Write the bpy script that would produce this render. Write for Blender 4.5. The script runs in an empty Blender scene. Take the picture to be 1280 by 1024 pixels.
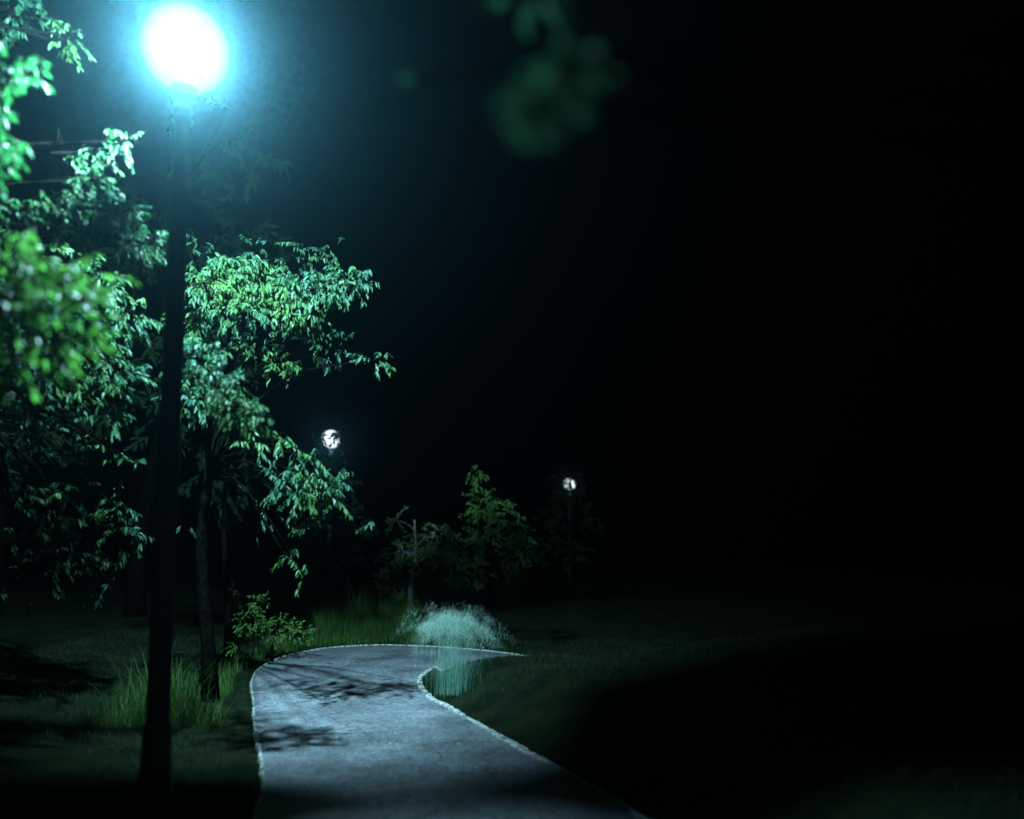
import bpy, math, random
import numpy as np
from mathutils import Vector, Matrix
random.seed(7); rng = np.random.default_rng(11)
S = bpy.context.scene
COL = S.collection
R = math.radians

# ------------------------------------------------------------------ camera
FPX, PPY, CAMZ, PITCH = 1000.0, 594.0, 1.5, R(5.5)
cp, sp = math.cos(PITCH), math.sin(PITCH)
def ray(px, py):
    u, v = (px-640)/FPX, -(py-PPY)/FPX
    return Vector((u, cp-sp*v, sp+cp*v))
def at(px, py, Y):
    d = ray(px, py); k = Y/d.y
    return Vector((d.x*k, Y, CAMZ+d.z*k))
def gr(px, py):
    d = ray(px, py); k = -CAMZ/d.z
    return (d.x*k, d.y*k)
cam = bpy.data.cameras.new('camera'); co = bpy.data.objects.new('camera', cam); COL.objects.link(co)
co.location = (0, 0, CAMZ); co.rotation_euler = (R(90)+PITCH, 0, 0)
cam.sensor_width = 36; cam.lens = 36*FPX/1280; cam.shift_y = (PPY-512)/1280
cam.clip_end = 500; cam.clip_start = 0.05
cam.dof.use_dof = True; cam.dof.focus_distance = 9.5
cam.dof.aperture_fstop = cam.lens/1000/0.046
S.camera = co

# ------------------------------------------------------------------ world: a night sky, almost black
w = bpy.data.worlds.new('World'); S.world = w; w.use_nodes = True
nt = w.node_tree; bg = nt.nodes['Background']
sky = nt.nodes.new('ShaderNodeTexSky'); sky.sky_type = 'NISHITA'; sky.sun_disc = False
sky.sun_elevation = R(-8); sky.sun_rotation = R(200)
nt.links.new(sky.outputs[0], bg.inputs[0]); bg.inputs[1].default_value = 0.05
S.view_settings.view_transform = 'Standard'; S.view_settings.look = 'None'; S.view_settings.exposure = 0
S.cycles.use_denoising = True
S.cycles.volume_bounces = 0; S.cycles.max_bounces = 5
S.cycles.sample_clamp_indirect = 3

# ------------------------------------------------------------------ materials
def mat(name, base, rough=.6, spec=.5, noise=None, bump=None, trans=0, metal=0, transcol=None):
    m = bpy.data.materials.new(name); m.use_nodes = True
    t = m.node_tree; b = t.nodes['Principled BSDF']
    b.inputs['Base Color'].default_value = (*base, 1); b.inputs['Roughness'].default_value = rough
    b.inputs['Specular IOR Level'].default_value = spec; b.inputs['Metallic'].default_value = metal
    tc = t.nodes.new('ShaderNodeTexCoord')
    if noise:
        sc, c1, c2 = noise
        n = t.nodes.new('ShaderNodeTexNoise'); n.inputs['Scale'].default_value = sc; n.inputs['Detail'].default_value = 8
        t.links.new(tc.outputs['Object'], n.inputs['Vector'])
        r = t.nodes.new('ShaderNodeValToRGB'); r.color_ramp.elements[0].position = .35; r.color_ramp.elements[1].position = .65
        r.color_ramp.elements[0].color = (*c1, 1); r.color_ramp.elements[1].color = (*c2, 1)
        t.links.new(n.outputs[0], r.inputs[0]); t.links.new(r.outputs[0], b.inputs['Base Color'])
    if bump:
        sc, st, dist = bump
        n = t.nodes.new('ShaderNodeTexNoise'); n.inputs['Scale'].default_value = sc; n.inputs['Detail'].default_value = 6
        t.links.new(tc.outputs['Object'], n.inputs['Vector'])
        bp = t.nodes.new('ShaderNodeBump'); bp.inputs['Strength'].default_value = st; bp.inputs['Distance'].default_value = dist
        t.links.new(n.outputs[0], bp.inputs['Height']); t.links.new(bp.outputs[0], b.inputs['Normal'])
    if trans:
        tr = t.nodes.new('ShaderNodeBsdfTranslucent'); tr.inputs[0].default_value = (*(transcol or base), 1)
        mx = t.nodes.new('ShaderNodeMixShader'); mx.inputs[0].default_value = trans
        out = t.nodes['Material Output']
        t.links.new(b.outputs[0], mx.inputs[1]); t.links.new(tr.outputs[0], mx.inputs[2]); t.links.new(mx.outputs[0], out.inputs[0])
    return m
def leafmat(name, c1, c2, tc, rough=.55, spec=.35, tr=.45):
    return mat(name, c1, rough, spec, noise=(1.7, c1, c2), trans=tr, transcol=tc)
M = {}
M['leaf'] = leafmat('leaf', (.004,.045,.034), (.036,.1,.018), (.018,.12,.028))
M['leaf_warm'] = leafmat('leaf_warm', (.02,.07,.018), (.04,.1,.02), (.045,.16,.02))
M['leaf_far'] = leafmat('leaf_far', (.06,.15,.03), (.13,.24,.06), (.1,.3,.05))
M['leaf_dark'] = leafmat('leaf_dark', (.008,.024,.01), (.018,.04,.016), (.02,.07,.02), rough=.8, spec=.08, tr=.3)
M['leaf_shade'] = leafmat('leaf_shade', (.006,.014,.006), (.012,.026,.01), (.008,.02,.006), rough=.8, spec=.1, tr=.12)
M['leaf_bush'] = leafmat('leaf_bush', (.05,.12,.02), (.1,.2,.035), (.08,.22,.03))
M['leaf_near'] = leafmat('leaf_near', (.006,.024,.011), (.012,.035,.015), (.013,.05,.022), rough=.8, spec=.08)
M['blade'] = leafmat('blade', (.005,.018,.006), (.014,.036,.01), (.01,.032,.007), rough=.6, spec=.3)
M['blade_tall'] = leafmat('blade_tall', (.02,.055,.01), (.055,.12,.018), (.04,.11,.015), rough=.6, spec=.3)
M['blade_pale'] = leafmat('blade_pale', (.1,.24,.17), (.2,.4,.3), (.15,.35,.25), rough=.6, spec=.3)
M['plume'] = mat('plume', (.42,.6,.5), .8, .2, trans=.4, transcol=(.4,.6,.5))
M['bark'] = mat('bark', (.003,.003,.002), 1.0, .0, noise=(14,(.0008,.0008,.0006),(.0025,.0022,.0018)), bump=(30,.8,.02))
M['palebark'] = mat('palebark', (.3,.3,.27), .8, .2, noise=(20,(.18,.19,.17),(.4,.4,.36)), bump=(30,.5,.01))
M['pole'] = mat('pole', (.012,.014,.016), .6, .15, noise=(30,(.008,.01,.012),(.022,.026,.03)), bump=(90,.15,.002))
M['collar'] = mat('collar', (.3,.33,.35), .35, .5, metal=.6)
M['shield'] = mat('shield', (.02,.02,.02), .9, .1)
M['soil'] = mat('soil', (.01,.013,.007), .95, .05, noise=(2.5,(.002,.005,.002),(.007,.012,.004)), bump=(40,1,.03))
M['lawn'] = M['soil']
M['debris'] = mat('debris', (.3,.3,.22), .8, .2, noise=(9,(.12,.1,.05),(.45,.45,.35)))
# edging: pale worn concrete
M['kerb'] = mat('kerb', (.4,.42,.38), .9, .2, noise=(22,(.06,.065,.06),(.42,.44,.41)), bump=(60,.9,.01))
def asphalt():
    m = bpy.data.materials.new('asphalt'); m.use_nodes = True; t = m.node_tree; b = t.nodes['Principled BSDF']
    tc = t.nodes.new('ShaderNodeTexCoord')
    def nz(s, d=8):
        n = t.nodes.new('ShaderNodeTexNoise'); n.inputs['Scale'].default_value = s; n.inputs['Detail'].default_value = d
        t.links.new(tc.outputs['Object'], n.inputs['Vector']); return n
    def ramp(src, p0, c0, p1, c1):
        r = t.nodes.new('ShaderNodeValToRGB'); e = r.color_ramp.elements
        e[0].position = p0; e[1].position = p1; e[0].color = (*c0, 1); e[1].color = (*c1, 1)
        t.links.new(src, r.inputs[0]); return r
    v = t.nodes.new('ShaderNodeTexVoronoi'); v.inputs['Scale'].default_value = 75
    t.links.new(tc.outputs['Object'], v.inputs['Vector'])
    a = ramp(v.outputs['Color'], .1, (.045,.052,.06), .95, (.2,.215,.235))
    bgn = ramp(nz(1.6).outputs[0], .35, (.5,.5,.5), .66, (1.15,1.15,1.15))
    mx = t.nodes.new('ShaderNodeMix'); mx.data_type = 'RGBA'; mx.blend_type = 'MULTIPLY'; mx.inputs[0].default_value = 1
    t.links.new(a.outputs[0], mx.inputs[6]); t.links.new(bgn.outputs[0], mx.inputs[7])
    # cracks
    vc = t.nodes.new('ShaderNodeTexVoronoi'); vc.feature = 'DISTANCE_TO_EDGE'; vc.inputs['Scale'].default_value = .7
    wv = nz(3.0); add = t.nodes.new('ShaderNodeVectorMath'); add.operation = 'MULTIPLY_ADD'
    add.inputs[1].default_value = (.5,.5,.5); t.links.new(wv.outputs['Color'], add.inputs[0]); t.links.new(tc.outputs['Object'], add.inputs[2])
    t.links.new(add.outputs[0], vc.inputs['Vector'])
    cr = ramp(vc.outputs['Distance'], .0, (.35,.35,.35), .012, (1,1,1))
    m2 = t.nodes.new('ShaderNodeMix'); m2.data_type = 'RGBA'; m2.blend_type = 'MULTIPLY'; m2.inputs[0].default_value = .8
    mid = ramp(nz(14, 10).outputs[0], .36, (.76,.76,.76), .64, (1.18,1.18,1.18))
    m3 = t.nodes.new('ShaderNodeMix'); m3.data_type = 'RGBA'; m3.blend_type = 'MULTIPLY'; m3.inputs[0].default_value = 1
    t.links.new(mx.outputs[2], m3.inputs[6]); t.links.new(mid.outputs[0], m3.inputs[7]); mx = m3
    t.links.new(mx.outputs[2], m2.inputs[6]); t.links.new(cr.outputs[0], m2.inputs[7])
    t.links.new(m2.outputs[2], b.inputs['Base Color'])
    b.inputs['Roughness'].default_value = .62; b.inputs['Specular IOR Level'].default_value = .45
    bp = t.nodes.new('ShaderNodeBump'); bp.inputs['Strength'].default_value = .7; bp.inputs['Distance'].default_value = .006
    n = nz(60, 4); t.links.new(n.outputs[0], bp.inputs['Height'])
    bp2 = t.nodes.new('ShaderNodeBump'); bp2.inputs['Strength'].default_value = .6; bp2.inputs['Distance'].default_value = .05
    n2 = nz(2.2, 3); t.links.new(n2.outputs[0], bp2.inputs['Height']); t.links.new(bp.outputs[0], bp2.inputs['Normal'])
    t.links.new(bp2.outputs[0], b.inputs['Normal'])
    return m
M['asphalt'] = asphalt()
def globemat(strength, col):
    """frosted lamp globe: clear shell round a body of glowing glass, softer toward its rim"""
    m = bpy.data.materials.new('lit_glass'); m.use_nodes = True; t = m.node_tree; t.nodes.clear()
    o = t.nodes.new('ShaderNodeOutputMaterial'); tr = t.nodes.new('ShaderNodeBsdfTransparent')
    tr.inputs[0].default_value = (.97,.98,1,1); t.links.new(tr.outputs[0], o.inputs['Surface'])
    e = t.nodes.new('ShaderNodeEmission'); e.inputs[0].default_value = (*col, 1); e.inputs[1].default_value = strength
    t.links.new(e.outputs[0], o.inputs['Volume'])
    return m
LAMPCOL = (.45,.84,1.0)
M['globe'] = globemat(2.2, (.55,.87,1.0))
M['globe_far'] = globemat(5, (.8,.96,1.0))

# ------------------------------------------------------------------ object helpers
def link(name, me, m, parent=None):
    o = bpy.data.objects.new(name, me); COL.objects.link(o)
    if m: me.materials.append(m)
    if parent: o.parent = parent; 
    return o
def mesh(name, V, F, m, parent=None, smooth=False, loc=None):
    V = np.asarray(V, float)
    if loc is not None: V = V - np.array(loc)
    me = bpy.data.meshes.new(name); me.from_pydata(V.tolist(), [], [tuple(f) for f in F]); me.update()
    if smooth: me.shade_smooth()
    if name in ('globe', 'haze', 'collar', 'pole'):
        import bmesh
        bm = bmesh.new(); bm.from_mesh(me); bmesh.ops.remove_doubles(bm, verts=bm.verts, dist=1e-5); bmesh.ops.recalc_face_normals(bm, faces=bm.faces); bm.to_mesh(me); bm.free()
    o = link(name, me, m, parent)
    if loc is not None and parent is None: o.location = loc
    return o
def empty(name, loc, label, cat, group=None):
    o = bpy.data.objects.new(name, None); COL.objects.link(o); o.location = loc; o.empty_display_size = .2
    o['label'] = label; o['category'] = cat
    if group: o['group'] = group
    return o
def tag(o, label=None, cat=None, group=None, kind=None):
    for k, v in (('label', label), ('category', cat), ('group', group), ('kind', kind)):
        if v: o[k] = v
    return o
def lathe(prof, n=32, c=(0,0,0), a0=0, a1=2*math.pi):
    full = abs(a1-a0-2*math.pi) < 1e-6; V = []; F = []
    cols = n if full else n+1
    for r, z in prof:
        for i in range(cols):
            a = a0+(a1-a0)*i/n; V.append((c[0]+r*math.cos(a), c[1]+r*math.sin(a), c[2]+z))
    for j in range(len(prof)-1):
        for i in range(n):
            k = (i+1) % cols if full else i+1
            F.append((j*cols+i, j*cols+k, (j+1)*cols+k, (j+1)*cols+i))
    return V, F
def tube(pts, rad, n, V, F):
    pts = [Vector(p) for p in pts]; b = len(V); up = Vector((.13,.07,1)).normalized()
    for i, p in enumerate(pts):
        d = (pts[min(i+1, len(pts)-1)]-pts[max(i-1, 0)]).normalized()
        s = d.cross(Vector((1,.1,.05))) if abs(d.z) > .8 else d.cross(up)
        s.normalize(); t = d.cross(s)
        for k in range(n):
            a = 2*math.pi*k/n; q = p+(s*math.cos(a)+t*math.sin(a))*rad[i]; V.append((q.x, q.y, q.z))
    for i in range(len(pts)-1):
        for k in range(n):
            F.append((b+i*n+k, b+i*n+(k+1) % n, b+(i+1)*n+(k+1) % n, b+(i+1)*n+k))
    F.append(tuple(b+k for k in range(n))[::-1]); F.append(tuple(b+(len(pts)-1)*n+k for k in range(n)))

# ------------------------------------------------------------------ terrain and path
outer_px = [(300,1060),(322,1010),(330,985),(327,950),(320,915),(317,880),(315,852),(326,835),(355,821),(400,811.5),(440,807.8),(480,806.6),(520,807.6),(560,809.8),(600,813),(640,817.5),(682,823)]
inner_px = [(850,1060),(800,1024),(760,996),(710,968),(650,938),(600,908),(560,885),(535,872),(522,856),(527,843),(545,834)]
outer = [gr(*p) for p in outer_px]
inner = [gr(*p) for p in inner_px]
# behind the camera and on to the right, the path keeps its width of about two metres
outer = [(-2.2,-16),(-1.9,-8),(-1.5,-2),(-1.25,1.5)] + outer + [(1.6,11.6),(3.2,12.2),(6,13.5),(10,16),(18,22),(40,34)]
inner = [(0.0,-16),(0.3,-8),(.65,-2),(.85,1.5)] + inner + [(-.8,10.25),(-.2,10.0),(.6,9.85),(2.2,10.2),(4,10.9),(6.7,12.1),(11,14.6),(19,20.4),(41,32.4)]
def resample(pl, step):
    P = [Vector((x, y, 0)) for x, y in pl]; out = []
    for i in range(len(P)-1):
        p0 = P[max(i-1,0)]; p1 = P[i]; p2 = P[i+1]; p3 = P[min(i+2,len(P)-1)]
        n = max(2, int((p2-p1).length/step))
        for k in range(n):
            t = k/n
            q = .5*((2*p1)+(p2-p0)*t+(2*p0-5*p1+4*p2-p3)*t*t+(3*p1-p0-3*p2+p3)*t**3)
            out.append((q.x, q.y))
    out.append(pl[-1]); return np.array(out)
OUT = resample(outer, .08); INN = resample(inner, .08)
POLY = np.vstack([OUT, INN[::-1]])
def inside(x, y):
    x = np.asarray(x); y = np.asarray(y); r = np.zeros(x.shape, bool); n = len(POLY); j = n-1
    for i in range(n):
        xi, yi = POLY[i]; xj, yj = POLY[j]
        if yi != yj:
            c = ((yi > y) != (yj > y)) & (x < (xj-xi)*(y-yi)/(yj-yi)+xi); r ^= c
        j = i
    return r
def dist_to(pl, x, y):
    x = np.asarray(x, float).ravel(); y = np.asarray(y, float).ravel(); d = np.full(x.shape, 1e9)
    q = pl[::3]
    for s in range(0, len(x), 4000):
        dx = x[s:s+4000, None]-q[None,:,0]; dy = y[s:s+4000, None]-q[None,:,1]
        d[s:s+4000] = np.sqrt((dx*dx+dy*dy).min(1))
    return d
def smooth01(t): t = np.clip(t, 0, 1); return t*t*(3-2*t)
def hnoise(x, y): return .5*np.sin(x*1.3+.7)*np.cos(y*1.1)+.3*np.sin(x*2.9+y*2.1)+.2*np.cos(x*5.1-y*4.3)
def height(x, y):
    """The lawn: level with the path at its edges, a low mound inside the bend, a rising bank outside."""
    x = np.asarray(x, float); y = np.asarray(y, float); sh = x.shape; x = x.ravel(); y = y.ravel()
    ins = inside(x, y)
    di = dist_to(INN, x, y); do = dist_to(OUT, x, y)
    right = di < do
    h = np.where(right, (.37+.2*smooth01((x-.6)/3.0))*smooth01((di-.02)/.95), .28*smooth01((do-.1)/5)) + .02*hnoise(x, y)*smooth01(np.minimum(di, do)/.4)
    h = np.where(ins, -.05, h-.004)
    return h.reshape(sh)
# ground sheet: graded grid
def axis(a, b, fine0, fine1, st):
    f = list(np.arange(fine0, fine1, st)); lo = []; s = st; p = fine0
    while p > a: s *= 1.25; p -= s; lo.append(max(p, a))
    hi = []; s = st; p = f[-1]
    while p < b: s *= 1.25; p += s; hi.append(min(p, b))
    return np.array(lo[::-1]+f+hi)
ax = axis(-60, 60, -6, 6, .11); ay = axis(-20, 90, 2.5, 15, .11)
X, Y = np.meshgrid(ax, ay); Z = height(X, Y); nx = len(ax)
V = np.stack([X.ravel(), Y.ravel(), Z.ravel()], 1)
F = [(j*nx+i, j*nx+i+1, (j+1)*nx+i+1, (j+1)*nx+i) for j in range(len(ay)-1) for i in range(nx-1)]
tag(mesh('ground', V, F, M['soil'], smooth=True), kind='structure')
# path surface
n = 900
def arc(pl, n):
    d = np.r_[0, np.cumsum(np.hypot(*np.diff(pl, axis=0).T))]; t = np.linspace(0, d[-1], n)
    return np.stack([np.interp(t, d, pl[:,0]), np.interp(t, d, pl[:,1])], 1)
# triangulate the outline
import mathutils.geometry as mg
po = [Vector((x, y, 0)) for x, y in np.vstack([OUT[::2], INN[::-1][::2]])]
F = mg.tessellate_polygon([po])
V = [(p.x, p.y, 0.0) for p in po]
tag(mesh('path', V, F, M['asphalt']), kind='structure')
# edging strips, ragged
def edging(pl, wid, side, h):
    V = []; F = []; m = len(pl); T = np.gradient(pl, axis=0); T /= np.hypot(T[:,0], T[:,1])[:,None]; N = np.stack([-T[:,1], T[:,0]], 1)*side
    ker = np.hanning(15); ker /= ker.sum()
    ra, rb, rz = [np.convolve(rng.random(m), ker, 'same') for _ in range(3)]; big = np.convolve(rng.random(m), np.hanning(60)/29.5, 'same')
    for i in range(m):
        a = -.03*ra[i]*(big[i]*2); b = max(.008, wid*(.35+.8*rb[i]+1.6*(big[i]-.5)*2+.25*(random.random()-.5))); z = h*(.5+.6*rz[i])
        for k, (o, zz) in enumerate(((a, -.03), (a+.008, z*.8), ((a+b)/2, z), (b-.01, z*.7), (b, -.05))):
            V.append((pl[i,0]+N[i,0]*o, pl[i,1]+N[i,1]*o, zz))
    for i in range(m-1):
        for k in range(4): F.append((i*5+k, i*5+k+1, i*5+k+6, i*5+k+5))
    return V, F
def fine(pl, st):
    d = np.r_[0, np.cumsum(np.hypot(*np.diff(pl, axis=0).T))]; t = np.arange(0, d[-1], st)
    return np.stack([np.interp(t, d, pl[:,0]), np.interp(t, d, pl[:,1])], 1)
selO = fine(OUT[(OUT[:,1] > 1) & (OUT[:,0] < .75)], .03); selI = fine(INN[(INN[:,1] > 1) & (INN[:,0] < 1.5)], .03)
v, f = edging(selO, .034, 1, .018); tag(mesh('path_edging', v, f, M['kerb']), kind='structure')
v, f = edging(selI, .075, -1, .018); tag(mesh('path_edging', v, f, M['kerb']), kind='structure')

# ------------------------------------------------------------------ grass (stuff)
def blades(x, y, h, wd, lean=.5, m=None, name='grass', z0=None, seg=3):
    """arching tapered blades as one mesh"""
    n = len(x); z = height(x, y) if z0 is None else z0
    a = rng.uniform(0, 2*np.pi, n); b = a+np.pi/2+rng.uniform(-.5, .5, n); L = rng.uniform(.1, 1, n)*lean*h
    V = np.zeros((n, seg*2+1, 3))
    for k in range(seg+1):
        t = k/seg; cx = x+np.cos(a)*L*t*t; cy = y+np.sin(a)*L*t*t; cz = z-.01+h*(t-.25*t*t*(L/h))
        ww = wd*(1-t)**.7/2
        if k < seg:
            V[:,2*k] = np.stack([cx-np.cos(b)*ww, cy-np.sin(b)*ww, cz], 1); V[:,2*k+1] = np.stack([cx+np.cos(b)*ww, cy+np.sin(b)*ww, cz], 1)
        else: V[:,2*k] = np.stack([cx, cy, cz], 1)
    per = seg*2+1; F = []
    base = np.arange(n)*per
    for k in range(seg-1): F += np.stack([base+2*k, base+2*k+1, base+2*k+3, base+2*k+2], 1).tolist()
    F += np.stack([base+2*seg-2, base+2*seg-1, base+2*seg], 1).tolist()
    return V.reshape(-1, 3), F
def scatter(n, x0, x1, y0, y1, ok):
    x = rng.uniform(x0, x1, n); y = rng.uniform(y0, y1, n); k = ok(x, y); return x[k], y[k]
def off(x, y): return ~inside(x, y)
x, y = scatter(150000, -6.5, 5, 3, 13.5, off)
d = np.minimum(dist_to(OUT, x, y), dist_to(INN, x, y)); k = d > .012; x, y, d = x[k], y[k], d[k]
hh = rng.uniform(.02, .06, len(x))*(1+.6*hnoise(x*2, y*2))*np.clip(.5+d*1.6, .5, 1.3)
v, f = blades(x, y, np.clip(hh, .015, .12), .004+0*x, .9, seg=2)
tag(mesh('grass', v, f, M['blade']), 'short dark mown lawn grass on both sides of the path', kind='stuff')
# tall rough grass on the outer bank, behind the left edge of the path
def tall_ok(x, y):
    lim = (x > -3.55+.5*hnoise(x*2, y)) & (x < -1.35+.3*hnoise(y, x))
    dd = dist_to(OUT, x, y); return off(x, y) & (dd > .22) & (dd < 2.6+hnoise(x, y)) & (dist_to(INN, x, y) > dd) & lim
x, y = scatter(100000, -5.6, 1.2, 7.0, 16.0, tall_ok)
dd = dist_to(OUT, x, y); dens = (hnoise(x*1.4+2, y*1.4) > -.25+.5*rng.random(len(x))-.25); x, y, dd = x[dens], y[dens], dd[dens]
sidefade = smooth01((x+4.0)/.9)
hh = rng.uniform(.18, .75, len(x))*np.clip(.2+dd*.75, .2, 1)*(.35+.65*sidefade)*(1+.45*hnoise(x*1.1, y*1.5))*np.where(x > -1.6, .5, 1)*(1+.55*np.exp(-((x+3.2)**2+(y-11.2)**2)/1.6))
v, f = blades(x, y, np.clip(hh, .08, 1.1), .006+0*x, .8)
tag(mesh('tall_grass', v, f, M['blade_tall']), 'rough tall green grass growing behind the outer edge of the bend', kind='stuff')
# litter on the path
x, y = scatter(1500, -3.2, 1.8, 3.5, 12, lambda x, y: inside(x, y))
keep = (dist_to(OUT, x, y) < .3) | (rng.random(len(x)) < .22); x, y = x[keep], y[keep]
V = []; F = []
for xx, yy in zip(x, y):
    s = random.uniform(.006, .022); a = random.uniform(0, 6.3); b = len(V)
    for k in range(4):
        r = s*(1 if k % 2 else .45); V.append((xx+r*math.cos(a+k*1.57), yy+r*math.sin(a+k*1.57), .004+random.random()*.008))
    F.append((b, b+1, b+2)); F.append((b, b+2, b+3))
tag(mesh('leaf_litter', V, F, M['debris']), 'tiny fallen leaf scraps and grit scattered over the asphalt path', kind='stuff')

# ------------------------------------------------------------------ trees
WIND = None
def leaves(P, D, size, V, F, aspect=.42, droop=.3):
    """P base points, D directions (numpy n x 3). folded pointed leaves, appended to arrays"""
    n = len(P)
    if WIND is not None:
        D = D/np.linalg.norm(D, axis=1)[:,None]*.75+np.array(WIND)*rng.uniform(.3, 1.1, (n,1)); aspect = aspect*.8
    D = D+np.array([0,0,-droop])*rng.random((n,1))*1.4; D /= np.linalg.norm(D, axis=1)[:,None]
    r = rng.normal(size=(n,3)); Sd = np.cross(D, r); Sd /= np.linalg.norm(Sd, axis=1)[:,None]; N = np.cross(D, Sd)
    L = size*rng.uniform(.6, 1.25, n)[:,None]; W = L*aspect*rng.uniform(.8, 1.2, n)[:,None]; fo = W*.25
    q = np.stack([P, P+D*L*.33+Sd*W*.5+N*fo, P+D*L*.72+Sd*W*.34+N*fo*.8-np.array([0,0,.03])*L, P+D*L-np.array([0,0,.14])*L,
                  P+D*L*.72-Sd*W*.34+N*fo*.8, P+D*L*.33-Sd*W*.5+N*fo, P+D*L*.5], 1)
    b = sum(len(a) for a in V)+np.arange(n)*7; V.append(q.reshape(-1,3))
    for t in ((0,1,6),(1,2,6),(2,3,6),(3,4,6),(4,5,6),(5,0,6)): F.append(np.stack([b+t[0], b+t[1], b+t[2]], 1))
def clump(c, rad, n, size, V, F, TV, TF, droop=.4, per=11, twig=.004, hang=0.25, fill=1.0, aspect=.42):
    """sprigs of leaves through an uneven ellipsoid; each sprig a twig with leaves along it"""
    m = max(1, n//per); P = []; D = []
    for _ in range(m):
        u = Vector((random.gauss(0,1), random.gauss(0,1), random.gauss(0,1))).normalized(); rr = (.25+.75*random.random()**.6)*fill
        s = Vector((c[0]+u.x*rad[0]*rr, c[1]+u.y*rad[1]*rr, c[2]+u.z*rad[2]*rr))
        d = (u*.7+Vector((random.gauss(0,.5), random.gauss(0,.5), random.gauss(0,.3)-hang))).normalized(); L = size*random.uniform(1.6, 3.2)
        e = s+d*L; mid = s+d*L*.5+Vector((0,0,.08*L)); e.z -= .12*L
        if twig: tube([s-d*L*.4, mid, e], [twig, twig*.8, twig*.4], 3, TV, TF)
        for k in range(per):
            t = (k+.5)/per*1.02; p = s.lerp(e, t); p.z += .3*L*t*(1-t)*.6
            w = Vector((random.gauss(0,1), random.gauss(0,1), random.gauss(0,.6))).normalized()
            P.append(p); D.append(d*.7+w*.8)
    leaves(np.array(P), np.array(D), size, V, F, aspect, droop)
def tree(name, label, base, top, r0, clumps, lm, bark, group=None, size=.09, extra=None, cat='tree', twig=.004, ntrunk=9, droop=.4, aspect=.42, forks=True, fine_=1, wind=None):
    global WIND
    WIND = wind
    """clumps: list of (centre, radii, leaf count[, size])"""
    root = empty(name, base, label, cat, group)
    base = Vector(base); top = Vector(top); TV = []; TF = []; LV = []; LF = []
    pts = []; rr = []
    for i in range(9):
        t = i/8; p = base.lerp(top, t); wob = math.sin(t*3.1)*.03*(top-base).length
        p = p+Vector((wob*math.sin(t*5+base.x), wob*math.cos(t*4+base.y), 0)); pts.append(p); rr.append(r0*(1-.72*t)*(1.35 if i == 0 else 1))
    pts[0].z -= .1
    tube(pts, rr, ntrunk, TV, TF)
    for c in clumps:
        cen = Vector(c[0]); sz = c[3] if len(c) > 3 else size
        # limb from the trunk to the clump
        tz = min(max((cen.z-base.z)/(top.z-base.z)-.12, .5), .97); k = tz*8; i = int(min(k, 7)); s = pts[i].lerp(pts[i+1], k-i)
        d = cen-s; L = d.length; m = s+d*.5+Vector((0,0,.12*L)); q1 = s+d*.25+Vector((random.gauss(0,.03)*L, random.gauss(0,.03)*L, .09*L)); q2 = s+d*.78+Vector((random.gauss(0,.03)*L, 0, .06*L))
        rl = min(r0*.4, .01+.011*L)*(1 if forks else .55); tube([s, q1, m, q2, cen], [rl, rl*.8, rl*.6, rl*.42, rl*.25], 5, TV, TF)
        if forks:
            for _ in range(3):
                u = Vector((random.gauss(0,1)*c[1][0], random.gauss(0,1)*c[1][1], random.gauss(0,.8)*c[1][2]))*.6
                tube([q2, cen.lerp(q2,.4)+u*.5, cen+u], [rl*.35, rl*.25, rl*.1], 4, TV, TF)
        clump(c[0], c[1], int(c[2]*(1 if fine_ == 1 else 2.3)), sz*fine_, LV, LF, TV, TF, twig=twig, droop=droop, aspect=aspect)
    trunk = mesh('trunk', np.array(TV), TF, bark, root, smooth=True, loc=base)
    cr = mesh('crown', np.vstack(LV), np.vstack(LF).tolist(), lm, root, loc=base)
    return root
def C(px, py, Y, wpx, hpx, n, size=None, dep=None):
    """clump seen around (px,py) at depth Y, wpx x hpx half-sizes in photo pixels"""
    p = at(px, py, Y); k = Y/1000
    t = (p, (wpx*k, dep if dep else wpx*k, hpx*k), n)
    return t+(size,) if size else t

LX, LY, LZ = at(232, 62, 4.75)
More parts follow.
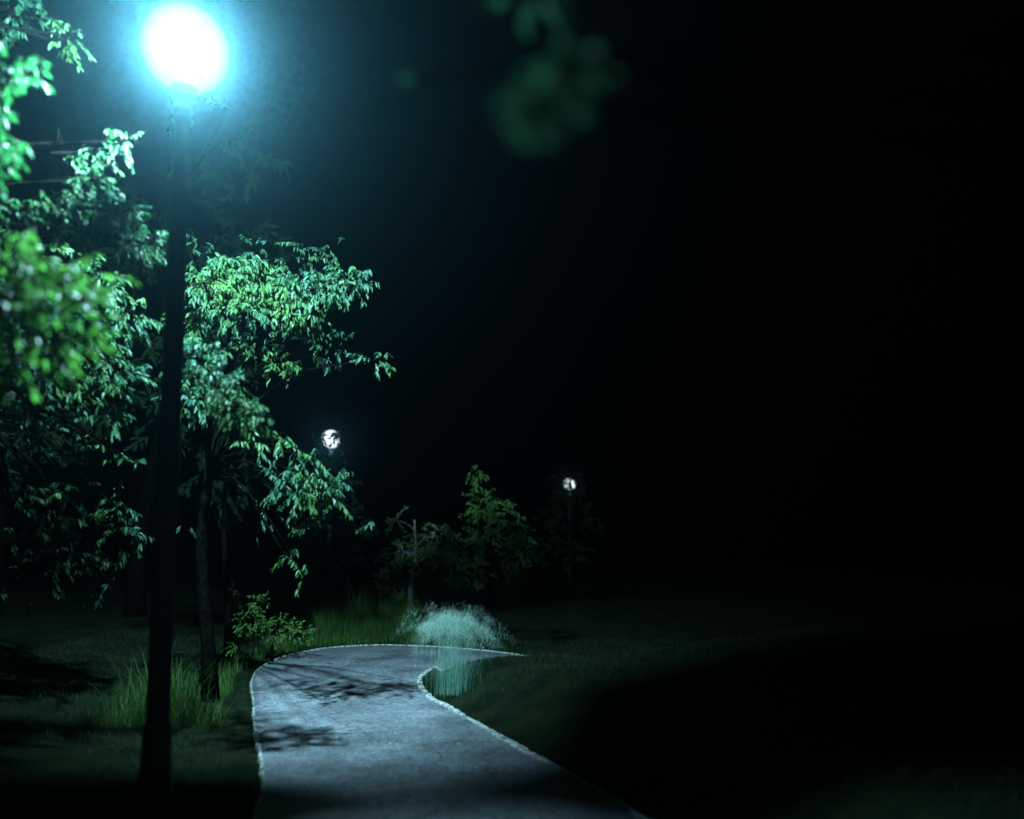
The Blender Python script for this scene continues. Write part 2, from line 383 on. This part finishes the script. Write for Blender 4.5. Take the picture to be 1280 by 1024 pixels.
# left near tree: crown sprays around the lamp, trunk outside the frame
b = (-4.6, 4.9, float(height(np.array([-4.6]), np.array([4.9]))[0]))
tree('broadleaf_tree', 'leafy tree at the left with bright green low branches reaching toward the near lamp', b, (-4.3, 4.7, 6.2), .16, [
    C(5, 95, 3.5, 24, 34, 150, .075), C(-8, 175, 3.4, 16, 32, 90, .075),
    C(85, 45, 5.6, 20, 22, 60, .08), C(20, 15, 5.8, 40, 22, 130, .08),
    C(115, 190, 5.2, 24, 15, 80, .075), C(160, 180, 5.2, 18, 10, 50, .075), C(120, 225, 5.1, 20, 20, 80, .075),
    C(65, 258, 5.0, 22, 12, 90, .075), C(105, 250, 5.0, 20, 16, 90, .075), C(150, 262, 5.0, 22, 12, 90, .075),
    C(20, 275, 4.9, 26, 18, 90, .08), C(90, 300, 5.0, 16, 14, 60, .075), C(165, 302, 5.1, 22, 12, 100, .075), C(190, 300, 5.2, 18, 14, 90, .075),
    C(25, 330, 5.9, 42, 40, 420, .1), C(-10, 380, 5.7, 50, 60, 460, .1), C(60, 385, 6.0, 48, 44, 480, .1), C(115, 355, 6.1, 32, 26, 220, .1),
    C(40, 440, 5.9, 54, 40, 430, .1), C(110, 430, 6.2, 44, 30, 280, .1), C(165, 392, 6.2, 20, 16, 80, .1),
    C(10, 490, 6.1, 36, 22, 110, .1), C(95, 480, 6.2, 36, 22, 110, .1), C(140, 520, 6.3, 14, 10, 40, .1), C(60, 530, 6.3, 24, 10, 40, .1),
    C(150, 470, 6.2, 24, 16, 80, .1)],
    M['leaf'], M['bark'], 'young broadleaf trees beside the path', fine_=.62, wind=(.55,.1,-.75))
# bright tree close at the left edge, softer for being near the camera
tree('broadleaf_tree', 'soft bright yellow-green foliage closest to the camera at the left edge, halfway up', (-3.3, 2.4, -.004), (-3.2, 2.4, 4.2), .09, [
    C(5, 325, 3.0, 30, 26, 150, .07), C(50, 350, 3.0, 34, 28, 170, .07), C(95, 385, 3.1, 28, 22, 100, .07), C(10, 400, 2.9, 34, 34, 170, .07), C(60, 420, 3.0, 34, 24, 120, .07), C(15, 460, 2.9, 30, 20, 70, .07), C(120, 345, 3.2, 14, 14, 26, .07)],
    M['leaf_warm'], M['bark'], 'young broadleaf trees beside the path', forks=False, fine_=.62, wind=(.8,0,-.7))
# the tree behind, low dim sprays
b = (-5.9, 8.6, float(height(np.array([-5.9]), np.array([8.6]))[0]))
tree('broadleaf_tree', 'dim leafy tree low at the left edge, its sparse sprays hanging near the ground', b, (-5.6, 8.4, 5.5), .12, [
    C(15, 610, 7.2, 30, 16, 55, .1), C(100, 610, 7.4, 30, 14, 55, .1), C(140, 630, 7.4, 22, 18, 55, .1), C(60, 640, 7.2, 26, 20, 45, .1),
    C(30, 665, 7.2, 20, 12, 30, .1), C(150, 665, 7.6, 30, 24, 70, .1), C(80, 690, 7.6, 50, 24, 100, .1), C(30, 730, 7.6, 40, 20, 60, .1), C(130, 720, 7.8, 30, 20, 50, .1),
    C(165, 582, 7.0, 12, 10, 15, .1), C(20, 560, 7.5, 40, 20, 35, .1), C(110, 560, 7.5, 40, 16, 35, .1)],
    M['leaf'], M['bark'], 'young broadleaf trees beside the path', fine_=.62, wind=(.2,0,-.7))
# tree with the slim dark trunk by the bend
bx, by = gr(264, 878); b = (bx, by, float(height(np.array([bx]), np.array([by]))[0])); tp = at(282, 330, by)
tree('broadleaf_tree', 'leafy tree with a slim dark trunk between the lamp post and the bend', b, tp, .075, [
    C(255, 350, 7.0, 24, 18, 200, .1), C(290, 340, 7.2, 26, 22, 260, .1), C(325, 350, 7.3, 26, 20, 240, .1), C(365, 360, 7.3, 26, 24, 260, .1), C(405, 355, 7.3, 24, 22, 230, .1), C(437, 350, 7.4, 20, 18, 150, .1),
    C(300, 385, 7.2, 34, 16, 200, .1), C(370, 392, 7.4, 44, 14, 150, .1), C(242, 400, 7.2, 18, 24, 120, .1), C(350, 322, 8.2, 60, 14, 130, .08), C(400, 310, 8.4, 40, 10, 60, .08),
    C(320, 430, 7.8, 34, 18, 150, .08), C(345, 460, 7.8, 22, 12, 90, .08), C(245, 450, 5.7, 26, 26, 170, .08), C(275, 480, 5.6, 30, 20, 190, .08), C(300, 510, 5.6, 28, 16, 190, .08), C(325, 520, 5.7, 16, 12, 80, .08),
    C(235, 500, 7.1, 26, 24, 120, .1), C(470, 450, 7.5, 24, 8, 45, .09), C(415, 430, 7.7, 20, 18, 60, .09), C(265, 320, 7.8, 50, 12, 70, .08),
    C(350, 545, 7.0, 10, 9, 24, .1), C(366, 560, 7.0, 10, 9, 26, .1), C(315, 555, 7.0, 12, 8, 26, .1), C(392, 575, 7.0, 12, 10, 40, .1), C(365, 610, 7.0, 22, 18, 130, .1), C(350, 600, 7.1, 12, 14, 50, .1), C(412, 610, 7.1, 20, 22, 100, .1),
    C(385, 660, 7.2, 8, 8, 16, .1), C(362, 690, 7.2, 9, 10, 20, .1), C(376, 722, 7.2, 9, 10, 18, .1), C(462, 652, 7.4, 7, 6, 10, .1),
    C(240, 650, 8.2, 30, 14, 40, .07), C(330, 640, 8.4, 40, 40, 60, .07)],
    M['leaf'], M['bark'], 'young broadleaf trees beside the path', forks=False, fine_=.62, wind=(-.15,0,-.9))
# thinner trunk just behind it
b = at(285, 812, 10.6); b.z = float(height(np.array([b.x]), np.array([b.y]))[0])
tree('broadleaf_tree', 'thin dark trunk standing in the tall grass just behind the slim dark trunk', b, at(292, 420, 10.8), .05, [
    C(300, 400, 10.8, 60, 30, 160, .09), C(380, 440, 11, 40, 30, 120, .09), C(295, 752, 10.5, 7, 10, 30, .07)],
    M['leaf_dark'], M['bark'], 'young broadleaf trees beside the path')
# far trees seen across the bend
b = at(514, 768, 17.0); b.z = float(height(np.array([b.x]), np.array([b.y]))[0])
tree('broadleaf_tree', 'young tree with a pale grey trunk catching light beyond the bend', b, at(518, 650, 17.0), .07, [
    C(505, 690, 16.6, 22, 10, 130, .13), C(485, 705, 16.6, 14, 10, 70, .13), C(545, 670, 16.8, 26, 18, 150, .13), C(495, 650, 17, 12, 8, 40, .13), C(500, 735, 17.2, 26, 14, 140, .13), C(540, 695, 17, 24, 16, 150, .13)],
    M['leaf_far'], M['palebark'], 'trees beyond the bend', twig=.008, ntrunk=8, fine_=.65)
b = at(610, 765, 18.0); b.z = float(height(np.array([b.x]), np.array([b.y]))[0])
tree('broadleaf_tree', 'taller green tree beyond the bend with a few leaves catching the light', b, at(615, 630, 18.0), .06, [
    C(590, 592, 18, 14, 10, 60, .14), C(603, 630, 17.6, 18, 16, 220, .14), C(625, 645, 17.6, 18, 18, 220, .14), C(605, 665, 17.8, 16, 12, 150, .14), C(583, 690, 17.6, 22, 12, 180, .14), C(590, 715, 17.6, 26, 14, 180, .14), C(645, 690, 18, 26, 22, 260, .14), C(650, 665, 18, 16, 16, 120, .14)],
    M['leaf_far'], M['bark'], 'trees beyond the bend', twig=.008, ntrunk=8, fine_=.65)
b = at(715, 745, 29.5); b.z = float(height(np.array([b.x]), np.array([b.y]))[0])
tree('broadleaf_tree', 'dark tree beyond the bend partly hiding the farthest glowing lamp', b, at(722, 600, 29.5), .1, [
    C(712, 614, 29.5, 16, 4, 330, .13), C(712, 595, 29.5, 18, 4, 260, .13), C(724, 606, 29.5, 3, 5, 60, .12), C(701, 602, 29.5, 3, 4, 50, .12), C(712, 645, 29.5, 40, 16, 500, .16), C(700, 690, 29.5, 46, 22, 500, .16)],
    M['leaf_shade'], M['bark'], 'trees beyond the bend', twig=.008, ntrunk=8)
b = at(425, 765, 19.5); b.z = float(height(np.array([b.x]), np.array([b.y]))[0])
tree('broadleaf_tree', 'dark tree behind the tall grass whose leaves nibble the nearer small lamp', b, at(420, 610, 19.5), .1, [
    C(402, 552, 19.5, 7, 9, 110, .12), C(425, 541, 19.5, 6, 5, 70, .12), C(422, 559, 19.5, 4, 3, 30, .12), C(414, 575, 19.5, 20, 8, 160, .14), C(414, 605, 19.5, 40, 16, 500, .16), C(415, 650, 19.5, 50, 26, 500, .16), C(420, 700, 19.5, 40, 26, 300, .16)],
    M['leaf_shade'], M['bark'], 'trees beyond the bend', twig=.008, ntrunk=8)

b = at(340, 800, 11.2); b.z = float(height(np.array([b.x]), np.array([b.y]))[0])
tree('shrub', 'low leafy shrub lit green between the slim trunks and the far left curve', b, b+Vector((.05,0,.75)), .03, [
    C(312, 775, 11.0, 20, 18, 260, .055), C(345, 785, 11.1, 24, 16, 330, .055), C(375, 790, 11.3, 18, 12, 120, .07), C(325, 755, 11.4, 10, 12, 50, .07), C(300, 800, 10.6, 14, 12, 90, .07)],
    M['leaf_bush'], M['bark'], None, twig=.003, ntrunk=6, fine_=.62, cat='shrub')

# slender tree close beside the camera: its branch hangs across the top of the view, out of focus
tree('broadleaf_tree', 'blurred green branch hanging very close across the top centre of the view', (1.75, 1.3, -.004), (1.65, 1.35, 3.3), .06, [
    C(705, 80, 1.0, 20, 18, 110, .024), C(668, 130, .95, 7, 20, 130, .02), C(660, -5, 1.3, 40, 14, 44, .03), 
    C(520, 100, 1.5, 5, 9, 9, .024), C(980, -160, 1.3, 90, 40, 200, .035)],
    M['leaf_near'], M['bark'], None, twig=.001, ntrunk=10, fine_=.75, forks=False, wind=(-.45,0,-.8))
# dark wood behind
k = 0
WL = ['dark tree far behind the lamp post trunk at the left edge', 'dark tree behind the slim trunk and the tall grass']
for (x, y) in ((-11, 17), (-7.2, 15.5)):
    z = float(height(np.array([x]), np.array([y]))[0]); Hh = random.uniform(8, 10)
    cl = []
    for _ in range(12):
        a = random.uniform(0, 6.3); rr = random.uniform(.3, 2.6); zz = random.uniform(.34, 1.0)*Hh
        cl.append(((x+rr*math.cos(a), y+rr*math.sin(a), zz), (1.1, 1.1, .8), 260))
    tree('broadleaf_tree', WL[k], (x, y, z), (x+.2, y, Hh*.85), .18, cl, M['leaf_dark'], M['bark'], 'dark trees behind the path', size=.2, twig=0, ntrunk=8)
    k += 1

# ------------------------------------------------------------------ pale blurred smear at the tip of the bend, made up as feathery grass
gx, gy = -.60, 8.4
gz = float(height(np.array([gx]), np.array([gy]))[0])
root = empty('smear_grass', (gx, gy, gz), 'pale teal blurred smear at the inside tip of the bend, made up as feathery grass', 'grass stand-in')
def arcs(n, spread, h0, h1, wd, drop, bias=0.0):
    V = []; F = []
    for _ in range(n):
        a = random.uniform(0, 6.283); L = random.uniform(.1, 1)**.5*spread; h = random.uniform(h0, h1); b0 = len(V); drop_ = drop*random.uniform(.25, 1)
        sx, sy = random.gauss(0, .1), random.gauss(0, .07); e = Vector((math.cos(a)*L+bias*L, math.sin(a)*L*.6, 0)); pr = Vector((-math.sin(a), math.cos(a), 0))
        for k in range(8):
            t = k/7; z = h*(1-(1-min(t/.62, 1))**2) if t < .62 else h-drop_*((t-.62)/.38)**1.7*h
            ww = wd*(1-t*.4)/2; p = Vector((sx, sy, z))+e*t**1.25
            V += [tuple(p-pr*ww), tuple(p+pr*ww)]
        for k in range(7): F.append((b0+2*k, b0+2*k+1, b0+2*k+3, b0+2*k+2))
    return V, F
v, f = arcs(300, .44, .3, .70, .0011, .98); mesh('blades', v, f, M['blade_pale'], root)
# plumes: fine hairs
V = []; F = []
for _ in range(330):
    a = random.uniform(0, 6.283); L = random.uniform(0, 1)**.6*.40; h = .83-3.2*L**3-abs(random.gauss(0, .12)); L2 = L*(1.0+.5*(random.random() < .2))
    c = Vector((math.cos(a)*L2+random.gauss(0, .05), math.sin(a)*L*.6+random.gauss(0, .05), max(h+random.gauss(0, .05), .25))); ax_ = Vector((math.cos(a)*(L+.05), math.sin(a)*(L+.05)*.6, .02-L*.9)).normalized()
    for _ in range(70):
        t = random.uniform(-.06, .06); p = c+ax_*t+Vector((random.gauss(0, .02), random.gauss(0, .02), random.gauss(0, .02))); u = Vector((random.gauss(0,1), random.gauss(0,1), random.gauss(0,1))).normalized()*random.uniform(.02, .06)
        s = u.cross(Vector((.3,.5,.8))).normalized()*.00045; b0 = len(V)
        V += [tuple(p-s), tuple(p+s), tuple(p+u)]; F.append((b0, b0+1, b0+2))
mesh('plume', V, F, M['plume'], root)

# ------------------------------------------------------------------ street lamps
def lamp(base, H, label, gm, power, detail=True, shield=True, col=LAMPCOL, rg=.25):
    bx, by, bz = base
    root = empty('street_lamp', base, label, 'street lamp', 'globe lamps along the path')
    zt = H-rg-.20
    V, F = lathe([(0,0),(.11,0),(.11,.05),(.095,.09),(.082,.35),(.078,.5),(.066,.52),(.062,zt*.5),(.05,zt-.02),(.0,zt-.02)], 32)
    mesh('pole', V, F, M['pole'], root, smooth=True)
    V, F = lathe([(0,zt-.02),(.062,zt-.02),(.066,zt-.005),(.062,zt+.012),(.054,zt+.02),(.054,zt+.045),(.062,zt+.05),(.064,zt+.062),(.06,zt+.072),(.055,zt+.08),(.055,zt+.13),(.072,zt+.14),(.08,zt+.17),(.082,zt+.2),(.0,zt+.2)], 32)
    mesh('collar', V, F, M['collar'], root, smooth=False)
    prof = [(rg*math.sin(a), H-rg*math.cos(a)) for a in [R(163)*i/24 for i in range(25)]]; prof = [(0, H+rg)]+[(rg*math.sin(a), H+rg*math.cos(a)) for a in [R(163)*i/24 for i in range(1, 25)]]+[(0, H+rg*math.cos(R(163)))]
    V, F = lathe(prof, 48); mesh('globe', V, F, gm, root, smooth=True)
    if shield:
        # added unseen light blocker inside the globe: bulb plate, skirt shading the right lawn
        V, F = lathe([(0,H-.15),(.052,H-.148)], 32)
        V2, F2 = lathe([(.045,H-.153),(.12,H-.158),(.13,H+.15)], 24, a0=R(-31), a1=R(56)); nb = len(V)
        V += V2; F += [tuple(i+nb for i in f) for f in F2]
        # low skirt added away from the path to keep light off the left lawn
        V2, F2 = lathe([(.045,H-.156),(.105,H-.156),(.125,H-.105)], 24, a0=R(122), a1=R(243)); nb = len(V)
        V += V2; F += [tuple(i+nb for i in f) for f in F2]
        mesh('light_blocker', V, F, M['shield'], root)
    l = bpy.data.lights.new('lamp_light', 'POINT'); l.energy = power; l.color = col; l.shadow_soft_size = .05
    o = bpy.data.objects.new('lamp_light', l); COL.objects.link(o); o.parent = root; o.location = (0, 0, H)
    return root
lamp((LX, LY, 0), LZ, 'tall dark lamp post with a blazing white globe beside the path', M['globe'], 7500, rg=.265)
p2 = at(414, 549, 21); lamp((p2.x, p2.y, .25), p2.z-.25, 'small distant glowing lamp seen through leaves above the bend', M['globe_far'], 90, shield=False)
p3 = at(712, 605, 32); lamp((p3.x, p3.y, .25), p3.z-.25, 'farthest glowing lamp, a small squashed light in front of the dark wood', M['globe_far'], 20, shield=False)

# ------------------------------------------------------------------ haze
V = [(x, y, z) for z in (-1.2, 14) for y in (-21, 91) for x in (-61, 61)]
F = [(0,2,3,1),(4,5,7,6),(0,1,5,4),(2,6,7,3),(0,4,6,2),(1,3,7,5)]
hz = bpy.data.materials.new('haze'); hz.use_nodes = True; t = hz.node_tree; t.nodes.clear()
o = t.nodes.new('ShaderNodeOutputMaterial'); pv = t.nodes.new('ShaderNodeVolumePrincipled')
pv.inputs['Density'].default_value = .00085; pv.inputs['Anisotropy'].default_value = .95; pv.inputs['Color'].default_value = (.33,.8,.95,1)
t.links.new(pv.outputs[0], o.inputs['Volume'])
tag(mesh('haze', V, F, hz), 'thin night mist glowing around the lamp', kind='stuff')
